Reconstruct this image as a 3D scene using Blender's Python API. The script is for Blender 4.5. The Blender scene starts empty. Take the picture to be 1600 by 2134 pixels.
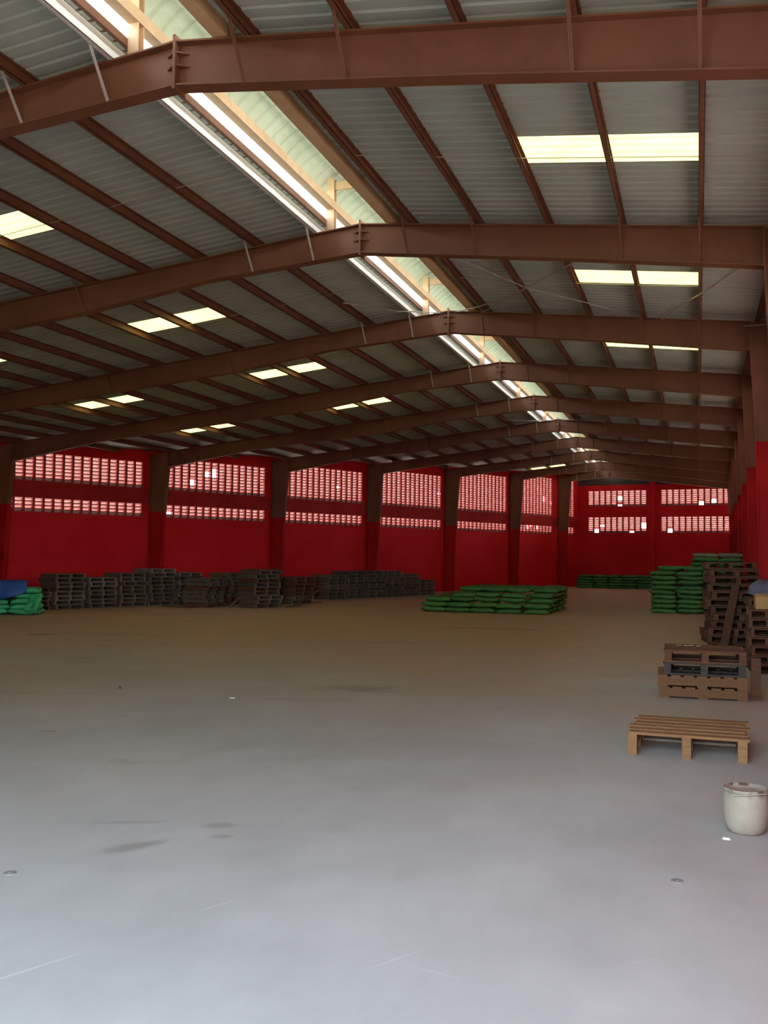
import bpy, math, random
from mathutils import Vector, Matrix
random.seed(7)
scn = bpy.context.scene
COL = scn.collection

# ------------------------------------------------------------------ camera
F_PX, YAW, PITCH, ROLL = 2000.35, 0.316, 0.0439, 0.0099
CAM = Vector((4.95, -8.353, 1.84))
fw = Vector((-math.sin(YAW) * math.cos(PITCH), math.cos(YAW) * math.cos(PITCH), math.sin(PITCH)))
rt = Vector((math.cos(YAW), math.sin(YAW), 0))
up = rt.cross(fw)
r2 = rt * math.cos(ROLL) + up * math.sin(ROLL)
u2 = -rt * math.sin(ROLL) + up * math.cos(ROLL)
cd = bpy.data.cameras.new('camera')
cd.sensor_fit = 'HORIZONTAL'
cd.sensor_width = 36.0
cd.lens = 36.0 * F_PX / 1600.0
cd.clip_end = 500
cam = bpy.data.objects.new('camera', cd)
M = Matrix(((r2.x, u2.x, -fw.x, CAM.x), (r2.y, u2.y, -fw.y, CAM.y), (r2.z, u2.z, -fw.z, CAM.z), (0, 0, 0, 1)))
cam.matrix_world = M
COL.objects.link(cam)
scn.camera = cam

# ------------------------------------------------------------------ sky, exposure
SKY = 14.0
SUN = 25.0
w = bpy.data.worlds.new('sky')
scn.world = w
w.use_nodes = True
nt = w.node_tree
nt.nodes.clear()
o_ = nt.nodes.new('ShaderNodeOutputWorld')
bg = nt.nodes.new('ShaderNodeBackground')
tc = nt.nodes.new('ShaderNodeTexCoord')
sp = nt.nodes.new('ShaderNodeSeparateXYZ')
rp = nt.nodes.new('ShaderNodeValToRGB')
nt.links.new(tc.outputs['Generated'], sp.inputs[0])
nt.links.new(sp.outputs['Z'], rp.inputs[0])
rp.color_ramp.elements[0].position = 0.0
rp.color_ramp.elements[0].color = (0.83, 0.95, 1.0, 1)
rp.color_ramp.elements[1].position = 0.7
rp.color_ramp.elements[1].color = (0.60, 0.82, 1.0, 1)
nt.links.new(rp.outputs[0], bg.inputs[0])
bg.inputs[1].default_value = SKY
nt.links.new(bg.outputs[0], o_.inputs[0])

sl = bpy.data.lights.new('sun', 'SUN')
sl.energy = SUN
sl.color = (1.0, 0.95, 0.86)
sl.angle = math.radians(0.6)
so = bpy.data.objects.new('sun', sl)
so.rotation_euler = Vector((math.cos(math.radians(68)) * .95, math.cos(math.radians(68)) * .31, math.sin(math.radians(68)))).to_track_quat('Z', 'Y').to_euler()
COL.objects.link(so)

vs = scn.view_settings
scn.display_settings.display_device = 'sRGB'
vs.view_transform = 'Standard'
vs.look = 'None'
vs.gamma = 1.0
vs.exposure = 0.0
vs.use_curve_mapping = False
cy = scn.cycles
cy.use_denoising = True
cy.max_bounces = 5
cy.diffuse_bounces = 4
cy.glossy_bounces = 3
cy.transmission_bounces = 6
cy.transparent_max_bounces = 8
cy.caustics_reflective = False
cy.caustics_refractive = False
cy.sample_clamp_indirect = 6.0
cy.use_adaptive_sampling = True
cy.adaptive_threshold = 0.06


def portal(name, loc, axis_u, axis_v, su, sv):
    """sky portal filling an opening (sampling aid for the daylight that comes through it)"""
    ld = bpy.data.lights.new(name, 'AREA')
    ld.shape = 'RECTANGLE'
    ld.size, ld.size_y = su, sv
    ld.cycles.is_portal = True
    o = bpy.data.objects.new(name, ld)
    u = Vector(axis_u).normalized()
    v = Vector(axis_v).normalized()
    n = u.cross(v)
    o.matrix_world = Matrix(((u.x, v.x, n.x, loc[0]), (u.y, v.y, n.y, loc[1]), (u.z, v.z, n.z, loc[2]), (0, 0, 0, 1)))
    COL.objects.link(o)
    return o


# ------------------------------------------------------------------ building dimensions (metres)
S = 5.543                     # frame spacing
ZT = 6.96                     # top of rafters at the ridge
MR, ML = 0.105, 0.112         # roof slopes, right and left
PH = 0.15                     # purlin height
ZS = ZT + PH                  # pan of roof sheets at the ridge
Y0, YB = -9.3, 51.47         # wall with the door, far left corner
WS = 0.4077                   # the left wall runs at an angle


def xl(y): return -16.257 + WS * (y - 16.63)          # inner face of left wall
def xr(y): return 6.30 + 0.0165 * (y - 5.54)          # inner face of right wall
def yfar(x): return YB - 0.15 * (x + 2.05)            # inner face of far wall
def zroof(x, base): return base - (MR * x if x > 0 else -ML * x)


FY = [n * S for n in range(9)] + [49.25]

# door opening in the wall behind the camera
DX0, DX1, DZ = 0.6, 5.9, 6.2
portal('door_sky_portal', ((DX0 + DX1) / 2, Y0, DZ / 2), (1, 0, 0), (0, 0, 1), DX1 - DX0, DZ)

# ------------------------------------------------------------------ materials
MAT = {}


def newmat(name):
    m = bpy.data.materials.new(name)
    m.use_nodes = True
    MAT[name] = m
    return m, m.node_tree, m.node_tree.nodes['Principled BSDF']


def N(t, typ, **kw):
    n = t.nodes.new(typ)
    for k, v in kw.items():
        setattr(n, k, v)
    return n


def mixc(t, fac, a, b, blend='MIX'):
    n = N(t, 'ShaderNodeMix', data_type='RGBA', blend_type=blend)
    for sock, val in ((n.inputs[0], fac), (n.inputs[6], a), (n.inputs[7], b)):
        if hasattr(val, 'is_linked'):
            t.links.new(val, sock)
        else:
            sock.default_value = val if isinstance(val, (int, float)) else (*val, 1) if len(val) == 3 else val
    return n.outputs[2]


def ramp(t, src, p0, p1, c0=(0, 0, 0, 1), c1=(1, 1, 1, 1)):
    r = N(t, 'ShaderNodeValToRGB')
    r.color_ramp.elements[0].position = p0
    r.color_ramp.elements[0].color = c0
    r.color_ramp.elements[1].position = p1
    r.color_ramp.elements[1].color = c1
    t.links.new(src, r.inputs[0])
    return r.outputs[0]


def noise(t, scale, detail=4, rough=0.6, stretch=None, coord='Object'):
    c = N(t, 'ShaderNodeTexCoord')
    src = c.outputs[coord]
    if stretch:
        mp = N(t, 'ShaderNodeMapping')
        mp.inputs['Scale'].default_value = stretch
        t.links.new(src, mp.inputs[0])
        src = mp.outputs[0]
    n = N(t, 'ShaderNodeTexNoise')
    n.inputs['Scale'].default_value = scale
    n.inputs['Detail'].default_value = detail
    n.inputs['Roughness'].default_value = rough
    t.links.new(src, n.inputs['Vector'])
    return n.outputs['Fac']


def simple(name, c0, c1, rough=0.7, scale=3.0, stretch=None, metal=0.0, bump=0.0, bscale=30, rand=0.0, spec=0.5):
    m, t, b = newmat(name)
    f = ramp(t, noise(t, scale, 5, 0.65, stretch), 0.35, 0.68)
    col = mixc(t, f, c0, c1)
    if rand:
        oi = N(t, 'ShaderNodeObjectInfo')
        h = N(t, 'ShaderNodeHueSaturation')
        mr = N(t, 'ShaderNodeMapRange')
        t.links.new(oi.outputs['Random'], mr.inputs[0])
        mr.inputs['To Min'].default_value = 1 - rand
        mr.inputs['To Max'].default_value = 1 + rand
        t.links.new(mr.outputs[0], h.inputs['Value'])
        t.links.new(col, h.inputs['Color'])
        col = h.outputs[0]
    t.links.new(col, b.inputs['Base Color'])
    b.inputs['Roughness'].default_value = rough
    b.inputs['Metallic'].default_value = metal
    b.inputs['Specular IOR Level'].default_value = spec
    if bump:
        bp = N(t, 'ShaderNodeBump')
        bp.inputs['Strength'].default_value = bump
        bp.inputs['Distance'].default_value = 0.01
        t.links.new(noise(t, bscale, 4, 0.6, stretch), bp.inputs['Height'])
        t.links.new(bp.outputs[0], b.inputs['Normal'])
    return m


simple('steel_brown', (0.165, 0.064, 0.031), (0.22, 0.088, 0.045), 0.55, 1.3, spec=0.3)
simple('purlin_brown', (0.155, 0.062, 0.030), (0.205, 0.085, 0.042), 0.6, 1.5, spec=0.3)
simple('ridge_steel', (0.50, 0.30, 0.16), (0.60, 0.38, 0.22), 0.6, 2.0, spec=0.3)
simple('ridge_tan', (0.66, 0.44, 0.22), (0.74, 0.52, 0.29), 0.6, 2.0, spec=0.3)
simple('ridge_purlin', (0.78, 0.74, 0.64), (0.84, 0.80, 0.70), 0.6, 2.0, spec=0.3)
simple('roof_sheet', (0.39, 0.44, 0.36), (0.47, 0.52, 0.43), 0.65, 0.8, spec=0.15)
simple('cap_sheet', (0.40, 0.40, 0.30), (0.48, 0.47, 0.36), 0.6, 1.0)
simple('rod_steel', (0.38, 0.33, 0.28), (0.46, 0.40, 0.34), 0.45, 4.0)
simple('wall_red', (0.60, 0.010, 0.014), (0.70, 0.022, 0.028), 0.7, 0.35, bump=0.15, bscale=6, spec=0.12)
simple('beam_red', (0.34, 0.016, 0.016), (0.50, 0.030, 0.028), 0.7, 0.6, spec=0.12)
simple('column_red', (0.42, 0.007, 0.009), (0.50, 0.012, 0.012), 0.6, 0.8, spec=0.12)
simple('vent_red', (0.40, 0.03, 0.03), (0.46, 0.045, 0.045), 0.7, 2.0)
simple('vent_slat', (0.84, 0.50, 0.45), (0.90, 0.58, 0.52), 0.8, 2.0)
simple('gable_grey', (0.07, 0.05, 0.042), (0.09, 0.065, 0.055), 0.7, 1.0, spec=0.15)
simple('wood_dark', (0.11, 0.080, 0.058), (0.19, 0.14, 0.10), 0.85, 6, (1, 9, 9), bump=0.3, rand=0.25)
simple('wood_grey', (0.16, 0.125, 0.10), (0.26, 0.21, 0.165), 0.85, 6, (1, 9, 9), bump=0.3, rand=0.2)
simple('wood_brown', (0.100, 0.040, 0.018), (0.165, 0.070, 0.034), 0.85, 6, (1, 9, 9), bump=0.3, rand=0.25)
simple('wood_light', (0.23, 0.110, 0.044), (0.33, 0.17, 0.072), 0.8, 6, (1, 9, 9), bump=0.3, rand=0.12)
simple('wood_mid', (0.165, 0.078, 0.034), (0.25, 0.122, 0.054), 0.85, 6, (1, 9, 9), bump=0.3, rand=0.1)
simple('wood_black', (0.050, 0.038, 0.034), (0.085, 0.066, 0.058), 0.85, 6, (1, 9, 9), bump=0.3, rand=0.1)
simple('sack_green', (0.045, 0.17, 0.035), (0.085, 0.25, 0.06), 0.6, 4, bump=0.35, bscale=18, rand=0.15)
simple('sack_bright', (0.05, 0.50, 0.19), (0.09, 0.60, 0.27), 0.55, 4, bump=0.35, bscale=18, rand=0.12)
simple('sack_pale', (0.24, 0.27, 0.16), (0.33, 0.36, 0.24), 0.6, 4, bump=0.3, bscale=18, rand=0.1)
simple('tarp_blue', (0.02, 0.085, 0.36), (0.035, 0.13, 0.46), 0.45, 3, bump=0.3, bscale=9)
simple('sheet_bluegrey', (0.09, 0.10, 0.17), (0.15, 0.16, 0.24), 0.5, 5, bump=0.3, bscale=12)
simple('cardboard', (0.48, 0.29, 0.11), (0.56, 0.35, 0.15), 0.85, 5)
simple('paper_white', (0.62, 0.58, 0.52), (0.75, 0.72, 0.66), 0.85, 10)
simple('metal_plate', (0.20, 0.20, 0.20), (0.30, 0.30, 0.30), 0.5, 20)
simple('stone_dark', (0.06, 0.05, 0.04), (0.12, 0.10, 0.08), 0.9, 20)
simple('ground_out', (0.13, 0.105, 0.085), (0.18, 0.15, 0.12), 0.9, 0.5)
simple('yard_concrete', (0.46, 0.42, 0.37), (0.54, 0.50, 0.44), 0.9, 0.5)
simple('wall_grey', (0.50, 0.50, 0.48), (0.58, 0.58, 0.56), 0.8, 0.6)
simple('bucket_grey', (0.20, 0.20, 0.24), (0.27, 0.27, 0.31), 0.55, 8)

# translucent yellow fibreglass of the roof lights
m, t, b = newmat('fibreglass')
t.nodes.remove(b)
tl = N(t, 'ShaderNodeBsdfTranslucent')
f = ramp(t, noise(t, 2.5), 0.3, 0.7)
t.links.new(mixc(t, f, (0.165, 0.134, 0.038), (0.195, 0.160, 0.050)), tl.inputs[0])
t.links.new(tl.outputs[0], t.nodes['Material Output'].inputs[0])

# white bucket with grime running from the rim
m, t, b = newmat('bucket_white')
c = N(t, 'ShaderNodeTexCoord')
s_ = N(t, 'ShaderNodeSeparateXYZ')
t.links.new(c.outputs['Object'], s_.inputs[0])
rim = ramp(t, s_.outputs['Z'], 0.235, 0.285)
nz = ramp(t, noise(t, 11, 4, 0.6, (1, 1, 0.45)), 0.50, 0.60)
mul = N(t, 'ShaderNodeMath', operation='MULTIPLY')
t.links.new(rim, mul.inputs[0])
t.links.new(nz, mul.inputs[1])
base = mixc(t, ramp(t, noise(t, 5), 0.35, 0.7), (0.37, 0.315, 0.25), (0.27, 0.225, 0.175))
t.links.new(mixc(t, mul.outputs[0], base, (0.10, 0.075, 0.05)), b.inputs['Base Color'])
b.inputs['Roughness'].default_value = 0.75


# concrete floor: mottling, rubbed stains, chalk lines
def concrete():
    m, t, b = newmat('concrete')
    c = N(t, 'ShaderNodeTexCoord')
    big = ramp(t, noise(t, 0.35, 6, 0.62), 0.34, 0.68)
    col = mixc(t, big, (0.42, 0.415, 0.405), (0.53, 0.525, 0.515))
    fine = ramp(t, noise(t, 2.2, 8, 0.7, (1, 0.45, 1)), 0.3, 0.75)
    col = mixc(t, fine, col, mixc(t, 0.86, (0, 0, 0), col))
    # brown tint away from the door: dust plus warm interior light put into the colour
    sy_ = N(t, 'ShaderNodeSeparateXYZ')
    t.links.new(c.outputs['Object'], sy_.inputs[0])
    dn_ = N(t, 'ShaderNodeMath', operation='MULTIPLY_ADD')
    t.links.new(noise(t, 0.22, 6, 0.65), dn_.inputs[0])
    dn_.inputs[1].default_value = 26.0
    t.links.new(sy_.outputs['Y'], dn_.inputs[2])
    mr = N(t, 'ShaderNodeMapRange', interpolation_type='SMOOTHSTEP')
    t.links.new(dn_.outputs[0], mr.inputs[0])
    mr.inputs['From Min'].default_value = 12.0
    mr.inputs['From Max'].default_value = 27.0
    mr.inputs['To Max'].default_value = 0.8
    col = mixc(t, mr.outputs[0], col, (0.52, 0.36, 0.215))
    wob = N(t, 'ShaderNodeTexNoise')
    wob.inputs['Scale'].default_value = 3.0
    wob.inputs['Detail'].default_value = 5
    t.links.new(c.outputs['Object'], wob.inputs['Vector'])
    # stains: centre x, y, half length, half width, angle, strength
    st = [(1.62, -3.0, 0.26, 0.09, 0.9, 0.55), (1.86, -2.46, 0.14, 0.08, 0.3, 0.45), (2.02, -2.66, 0.10, 0.06, 0.5, 0.45),
          (1.25, -2.6, 0.30, 0.05, 0.4, 0.3), (0.35, -0.9, 0.5, 0.12, 0.3, 0.25),
          (-8.77, 9.5, 0.42, 0.35, 0.1, 0.75), (-7.6, 10.2, 1.6, 0.55, 0.15, 0.35), (-6.6, 8.8, 0.7, 0.10, 0.15, 0.5),
          (0.55, 4.1, 0.8, 0.45, 0.2, 0.5), (-1.16, 1.06, 0.12, 0.03, 0.3, 0.8),
          (-4.6, 5.4, 0.8, 0.07, 0.2, 0.4), (-1.36, 0.0, 0.14, 0.06, 0.2, 0.55), (0.1, 15.5, 1.7, 0.35, 0.1, 0.55),
          (-1.0, 10.8, 1.4, 0.3, 0.1, 0.3), 
          (0.2, 2.9, 1.1, 0.1, 0.25, 0.25), (-3.2, 2.2, 1.2, 0.1, 0.3, 0.25)]
    for (x, y, a, bb, ang, k) in st:
        mp = N(t, 'ShaderNodeMapping', vector_type='TEXTURE')
        mp.inputs['Location'].default_value = (x, y, 0)
        mp.inputs['Rotation'].default_value = (0, 0, ang)
        mp.inputs['Scale'].default_value = (a, bb, 1)
        t.links.new(c.outputs['Object'], mp.inputs[0])
        ln = N(t, 'ShaderNodeVectorMath', operation='LENGTH')
        t.links.new(mp.outputs[0], ln.inputs[0])
        ad = N(t, 'ShaderNodeMath', operation='MULTIPLY_ADD')
        t.links.new(wob.outputs['Fac'], ad.inputs[0])
        ad.inputs[1].default_value = 2.2
        ad.inputs[2].default_value = -1.1
        sm = N(t, 'ShaderNodeMath', operation='ADD')
        t.links.new(ad.outputs[0], sm.inputs[0])
        t.links.new(ln.outputs['Value'], sm.inputs[1])
        mr = N(t, 'ShaderNodeMapRange', interpolation_type='SMOOTHSTEP')
        t.links.new(sm.outputs[0], mr.inputs[0])
        mr.inputs['From Min'].default_value = 1.15
        mr.inputs['From Max'].default_value = 0.2
        mr.inputs['To Min'].default_value = 0.0
        mr.inputs['To Max'].default_value = k * .75
        col = mixc(t, mr.outputs[0], col, (0.14, 0.11, 0.085))
    # chalk lines and pale scuffs: x0,y0,x1,y1,half width,strength
    ch = [(2.0, -5.05, 2.30, -4.42, 0.010, 0.5), (2.48, -3.93, 2.64, -3.62, 0.010, 0.35), (3.50, -4.32, 3.76, -3.90, 0.008, 0.35),
          (3.62, -4.12, 4.05, -4.22, 0.006, 0.35), (4.55, -3.9, 4.9, -3.55, 0.006, 0.25), (2.9, 6.4, 4.2, 6.55, 0.05, 0.4),
          (1.8, 5.0, 2.6, 5.1, 0.05, 0.25)]
    for (xa, ya, xb, yb, hw, k) in ch:
        L = math.hypot(xb - xa, yb - ya) / 2
        mp = N(t, 'ShaderNodeMapping', vector_type='TEXTURE')
        mp.inputs['Location'].default_value = ((xa + xb) / 2, (ya + yb) / 2, 0)
        mp.inputs['Rotation'].default_value = (0, 0, math.atan2(yb - ya, xb - xa))
        mp.inputs['Scale'].default_value = (L, hw, 1)
        t.links.new(c.outputs['Object'], mp.inputs[0])
        ln = N(t, 'ShaderNodeVectorMath', operation='LENGTH')
        t.links.new(mp.outputs[0], ln.inputs[0])
        mr = N(t, 'ShaderNodeMapRange', interpolation_type='SMOOTHSTEP')
        t.links.new(ln.outputs['Value'], mr.inputs[0])
        mr.inputs['From Min'].default_value = 1.0
        mr.inputs['From Max'].default_value = 0.3
        mr.inputs['To Max'].default_value = k
        col = mixc(t, mr.outputs[0], col, (0.68, 0.66, 0.62))
    t.links.new(col, b.inputs['Base Color'])
    rg = ramp(t, noise(t, 1.1, 6), 0.3, 0.7, (0.50, 0.50, 0.50, 1), (0.68, 0.68, 0.68, 1))
    t.links.new(rg, b.inputs['Roughness'])
    b.inputs['Specular IOR Level'].default_value = 0.35
    bp = N(t, 'ShaderNodeBump')
    bp.inputs['Strength'].default_value = 0.08
    bp.inputs['Distance'].default_value = 0.01
    t.links.new(noise(t, 14, 6), bp.inputs['Height'])
    t.links.new(bp.outputs[0], b.inputs['Normal'])


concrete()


# ------------------------------------------------------------------ mesh helpers
class MB:
    def __init__(s):
        s.v, s.f, s.mi = [], [], []

    def add(s, vs_, fs, mi=0):
        k = len(s.v)
        s.v += [tuple(p) for p in vs_]
        s.f += [tuple(i + k for i in f) for f in fs]
        s.mi += [mi] * len(fs)

    def hexa(s, p, mi=0):   # 8 points: bottom ring 0-3, top ring 4-7
        s.add(p, [(3, 2, 1, 0), (4, 5, 6, 7), (0, 1, 5, 4), (1, 2, 6, 5), (2, 3, 7, 6), (3, 0, 4, 7)], mi)

    def box(s, x0, x1, y0, y1, z0, z1, mi=0):
        s.hexa([(x0, y0, z0), (x1, y0, z0), (x1, y1, z0), (x0, y1, z0), (x0, y0, z1), (x1, y0, z1), (x1, y1, z1), (x0, y1, z1)], mi)

    def bar(s, a, b, wd, hd, upv=(0, 0, 1), mi=0):
        a, b = Vector(a), Vector(b)
        d = (b - a).normalized()
        sd = d.cross(Vector(upv))
        if sd.length < 1e-4:
            sd = d.cross(Vector((1, 0, 0)))
        sd.normalize()
        u_ = sd.cross(d)
        sd, u_ = sd * wd / 2, u_ * hd / 2
        s.hexa([a - sd - u_, a + sd - u_, b + sd - u_, b - sd - u_, a - sd + u_, a + sd + u_, b + sd + u_, b - sd + u_], mi)

    def tube(s, pts, r, n=6, mi=0):
        rings = []
        pts = [Vector(p) for p in pts]
        for i, p in enumerate(pts):
            d = (pts[min(i + 1, len(pts) - 1)] - pts[max(i - 1, 0)]).normalized()
            a = d.cross(Vector((0, 0, 1)))
            if a.length < 1e-3:
                a = Vector((1, 0, 0))
            a.normalize()
            b_ = a.cross(d)
            rings.append([p + (a * math.cos(2 * math.pi * k / n) + b_ * math.sin(2 * math.pi * k / n)) * r for k in range(n)])
        vs_ = [q for rg in rings for q in rg]
        fs = []
        for i in range(len(rings) - 1):
            for k in range(n):
                k2 = (k + 1) % n
                fs.append((i * n + k, i * n + k2, (i + 1) * n + k2, (i + 1) * n + k))
        fs.append(tuple(range(n - 1, -1, -1)))
        fs.append(tuple((len(rings) - 1) * n + k for k in range(n)))
        s.add(vs_, fs, mi)

    def lathe(s, prof, n=32, mi=0, cap=True):
        vs_ = [(r * math.cos(2 * math.pi * k / n), r * math.sin(2 * math.pi * k / n), z) for r, z in prof for k in range(n)]
        fs = []
        for i in range(len(prof) - 1):
            for k in range(n):
                k2 = (k + 1) % n
                fs.append((i * n + k, i * n + k2, (i + 1) * n + k2, (i + 1) * n + k))
        if cap:
            fs.append(tuple(range(n - 1, -1, -1)))
            fs.append(tuple((len(prof) - 1) * n + k for k in range(n)))
        s.add(vs_, fs, mi)

    def mesh(s, name, mats, smooth=False):
        me = bpy.data.meshes.new(name)
        me.from_pydata(s.v, [], s.f)
        for mm in ([mats] if isinstance(mats, str) else mats):
            me.materials.append(MAT[mm])
        if any(s.mi):
            me.polygons.foreach_set('material_index', s.mi)
        if smooth:
            me.polygons.foreach_set('use_smooth', [True] * len(me.polygons))
        me.update()
        return me

    def build(s, name, mats, parent=None, smooth=False):
        return link(name, s.mesh(name, mats, smooth), parent)


def link(name, me, parent=None, loc=None, rot=None):
    o = bpy.data.objects.new(name, me)
    COL.objects.link(o)
    if parent:
        o.parent = parent
    if loc is not None:
        o.location = loc
    if rot is not None:
        o.rotation_euler = rot
    return o


def thing(name, label, cat, loc=(0, 0, 0), rz=0, group=None):
    o = link(name, None, None, loc, (0, 0, rz))
    return tag(o, label, cat, group)


def tag(o, label, cat, group=None):
    o['label'] = label
    o['category'] = cat
    if group:
        o['group'] = group
    return o


def structure(o):
    o['kind'] = 'structure'
    return o


# ------------------------------------------------------------------ floor, ground outside
mb = MB()
xa, xb_ = xl(Y0), xr(Y0)
mb.hexa([(xa - .2, Y0 - .2, -.15), (xb_ + .2, Y0 - .2, -.15), (xr(50.1) + .2, 50.4, -.15), (xl(YB) - .2, YB + .2, -.15),
         (xa - .2, Y0 - .2, 0), (xb_ + .2, Y0 - .2, 0), (xr(50.1) + .2, 50.4, 0), (xl(YB) - .2, YB + .2, 0)])
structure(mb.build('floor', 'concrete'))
mb = MB()
mb.add([(-160, -160, -.16), (160, -160, -.16), (160, 200, -.16), (-160, 200, -.16)], [(0, 1, 2, 3)])
structure(mb.build('ground', 'yard_concrete'))
mb = MB()
mb.box(-60, 60, -80, Y0 - .3, -.158, -.12)  # unseen dark slab, added to cut light bounced up to the roof
structure(mb.build('unseen_dark_slab', 'ground_out'))

# ------------------------------------------------------------------ ventilation blocks
PU, PZ = 0.354, 0.12      # block pitch along and up the wall


def block_mb(slat=True, tk=0.14, hi=.128, lo=.014):
    b_ = MB()
    b_.box(0, .042, -tk, 0, 0, PZ)
    b_.box(PU - .042, PU, -tk, 0, 0, PZ)
    b_.box(.042, PU - .042, -.035, -.002, 0, .024)          # sill of the block
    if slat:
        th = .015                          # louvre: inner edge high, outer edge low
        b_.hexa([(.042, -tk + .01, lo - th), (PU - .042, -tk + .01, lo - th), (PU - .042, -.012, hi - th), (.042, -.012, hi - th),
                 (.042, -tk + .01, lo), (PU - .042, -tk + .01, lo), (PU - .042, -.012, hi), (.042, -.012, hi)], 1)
    return b_


BLOCK = block_mb().mesh('vent_block', ['vent_red', 'vent_slat'])
BLOCK_OPEN = block_mb(False).mesh('vent_block_broken', 'vent_red')


def place_blocks(wall, cells, org, du, dn, holes, maxsingle, **kw):
    """cells: (u, z). du: unit vector along wall, dn: unit normal into the room."""
    rot = math.atan2(du.y, du.x)

    def wp(u, z): return org + du * u + Vector((0, 0, z))
    cells = sorted(cells, key=lambda c_: (wp(c_[0] + PU / 2, c_[1]) - CAM).length)
    rest = MB()
    bm_full, bm_open = block_mb(**kw), block_mb(False)
    for i, (u, z) in enumerate(cells):
        p = wp(u, z)
        ctr = wp(u + PU / 2, z + PZ / 2)
        broken = any((ctr - h).length < r for h, r in holes)
        if i < maxsingle:
            link('vent_block', BLOCK_OPEN if broken else BLOCK, wall, p, (0, 0, rot))
        else:
            src = bm_open if broken else bm_full
            rest.add([p + du * x + Vector((-du.y, du.x, 0)) * y + Vector((0, 0, zz)) for x, y, zz in src.v], src.f)
            rest.mi[-len(src.f):] = src.mi
    if rest.v:
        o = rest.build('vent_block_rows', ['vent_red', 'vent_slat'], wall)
        o['kind'] = 'stuff'


# ------------------------------------------------------------------ left wall (skewed in plan)
DU = Vector((WS, 1, 0)).normalized()                # along the wall, away from the camera
DN = Vector((DU.y, -DU.x, 0))                       # into the room
LEN = math.hypot(1, WS)


def ul(y): return y * LEN                           # wall coordinate of a frame


ORG = Vector((xl(0), 0, 0))


def WP(u, n_, z): return ORG + DU * u + DN * n_ + Vector((0, 0, z))


def wbox(mb_, u0, u1, n0, n1, z0, z1a, z1b=None, mi=0):
    z1b = z1a if z1b is None else z1b
    mb_.hexa([WP(u0, n0, z0), WP(u1, n0, z0), WP(u1, n1, z0), WP(u0, n1, z0), WP(u0, n0, z1a), WP(u1, n0, z1b), WP(u1, n1, z1b), WP(u0, n1, z1a)], mi)


def roof_at_u(u):
    return zroof((ORG + DU * u).x, ZS) + 0.01


uA, uB = ul(Y0), ul(YB)
ZV0, ZV1, ZV2 = 3.10, 3.58, 4.12
mb = MB()
wbox(mb, uA, uB, -.2, 0, 0, ZV0)
wbox(mb, uA, uB, -.2, .035, ZV1, ZV2, mi=1)
bays = [Y0 + .01] + [k * S for k in range(-1, 9)] + [48.9, YB]
cells = []
for y0, y1 in zip(bays[:-1], bays[1:]):
    u0, u1 = ul(y0), ul(y1)
    nb = int((u1 - u0 - .66) / PU)
    s0 = u0 + (u1 - u0 - nb * PU) / 2 + .02
    s1 = s0 + nb * PU
    ztop = min(roof_at_u(u0) - .14, 6.42)
    nr = int((ztop - ZV2) / PZ)
    ztop = ZV2 + nr * PZ
    for a, b_ in ((u0, s0), (s1, u1)):                # piers beside the openings
        wbox(mb, a, b_, -.2, 0, ZV0, ZV1)
        wbox(mb, a, b_, -.2, 0, ZV2, ztop)
    wbox(mb, u0, u1, -.2, 0, ztop, roof_at_u(u0), roof_at_u(u1))
    for i in range(nb):
        for r in range(4):
            cells.append((s0 + i * PU, ZV0 + r * PZ))
        for r in range(nr):
            cells.append((s0 + i * PU, ZV2 + r * PZ))
wl = structure(mb.build('wall_left', ['wall_red', 'beam_red']))
HL = [((-12.84, 25.0, 4.92), .16), ((-13.3, 23.89, 4.49), .12), ((-13.21, 24.1, 4.45), .09), ((-12.96, 24.72, 4.83), .12),
      ((-12.95, 24.74, 4.59), .12), ((-14.37, 21.25, 4.65), .12), ((-15.71, 17.97, 4.56), .09), ((-15.31, 18.95, 4.48), .12),
      ((-13.63, 23.07, 3.31), .09), ((-10.15, 31.61, 4.74), .15), ((-7.45, 38.23, 4.87), .15), ((-7.25, 38.73, 3.27), .16),
      ((-3.27, 48.49, 4.93), .12), ((-3.56, 47.78, 5.15), .16), ((-4.16, 46.3, 3.5), .2), ((-3.86, 47.04, 3.5), .18)]
place_blocks(wl, [(uB - c_[0] - PU, c_[1]) for c_ in cells], ORG + DU * uB, -DU, DN, [(Vector(h), r) for h, r in HL], 300)

# ------------------------------------------------------------------ right wall
RD = Vector((.0165, 1, 0)).normalized()
RN = Vector((-RD.y, RD.x, 0))
RO = Vector((xr(0), 0, 0))


def rbox(mb_, u0, u1, n0, n1, z0, z1a, z1b=None, mi=0):
    z1b = z1a if z1b is None else z1b
    P_ = lambda u, n_, z: RO + RD * u + RN * n_ + Vector((0, 0, z))
    mb_.hexa([P_(u0, n1, z0), P_(u0, n0, z0), P_(u1, n0, z0), P_(u1, n1, z0), P_(u0, n1, z1a), P_(u0, n0, z1a), P_(u1, n0, z1b), P_(u1, n1, z1b)], mi)


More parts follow.
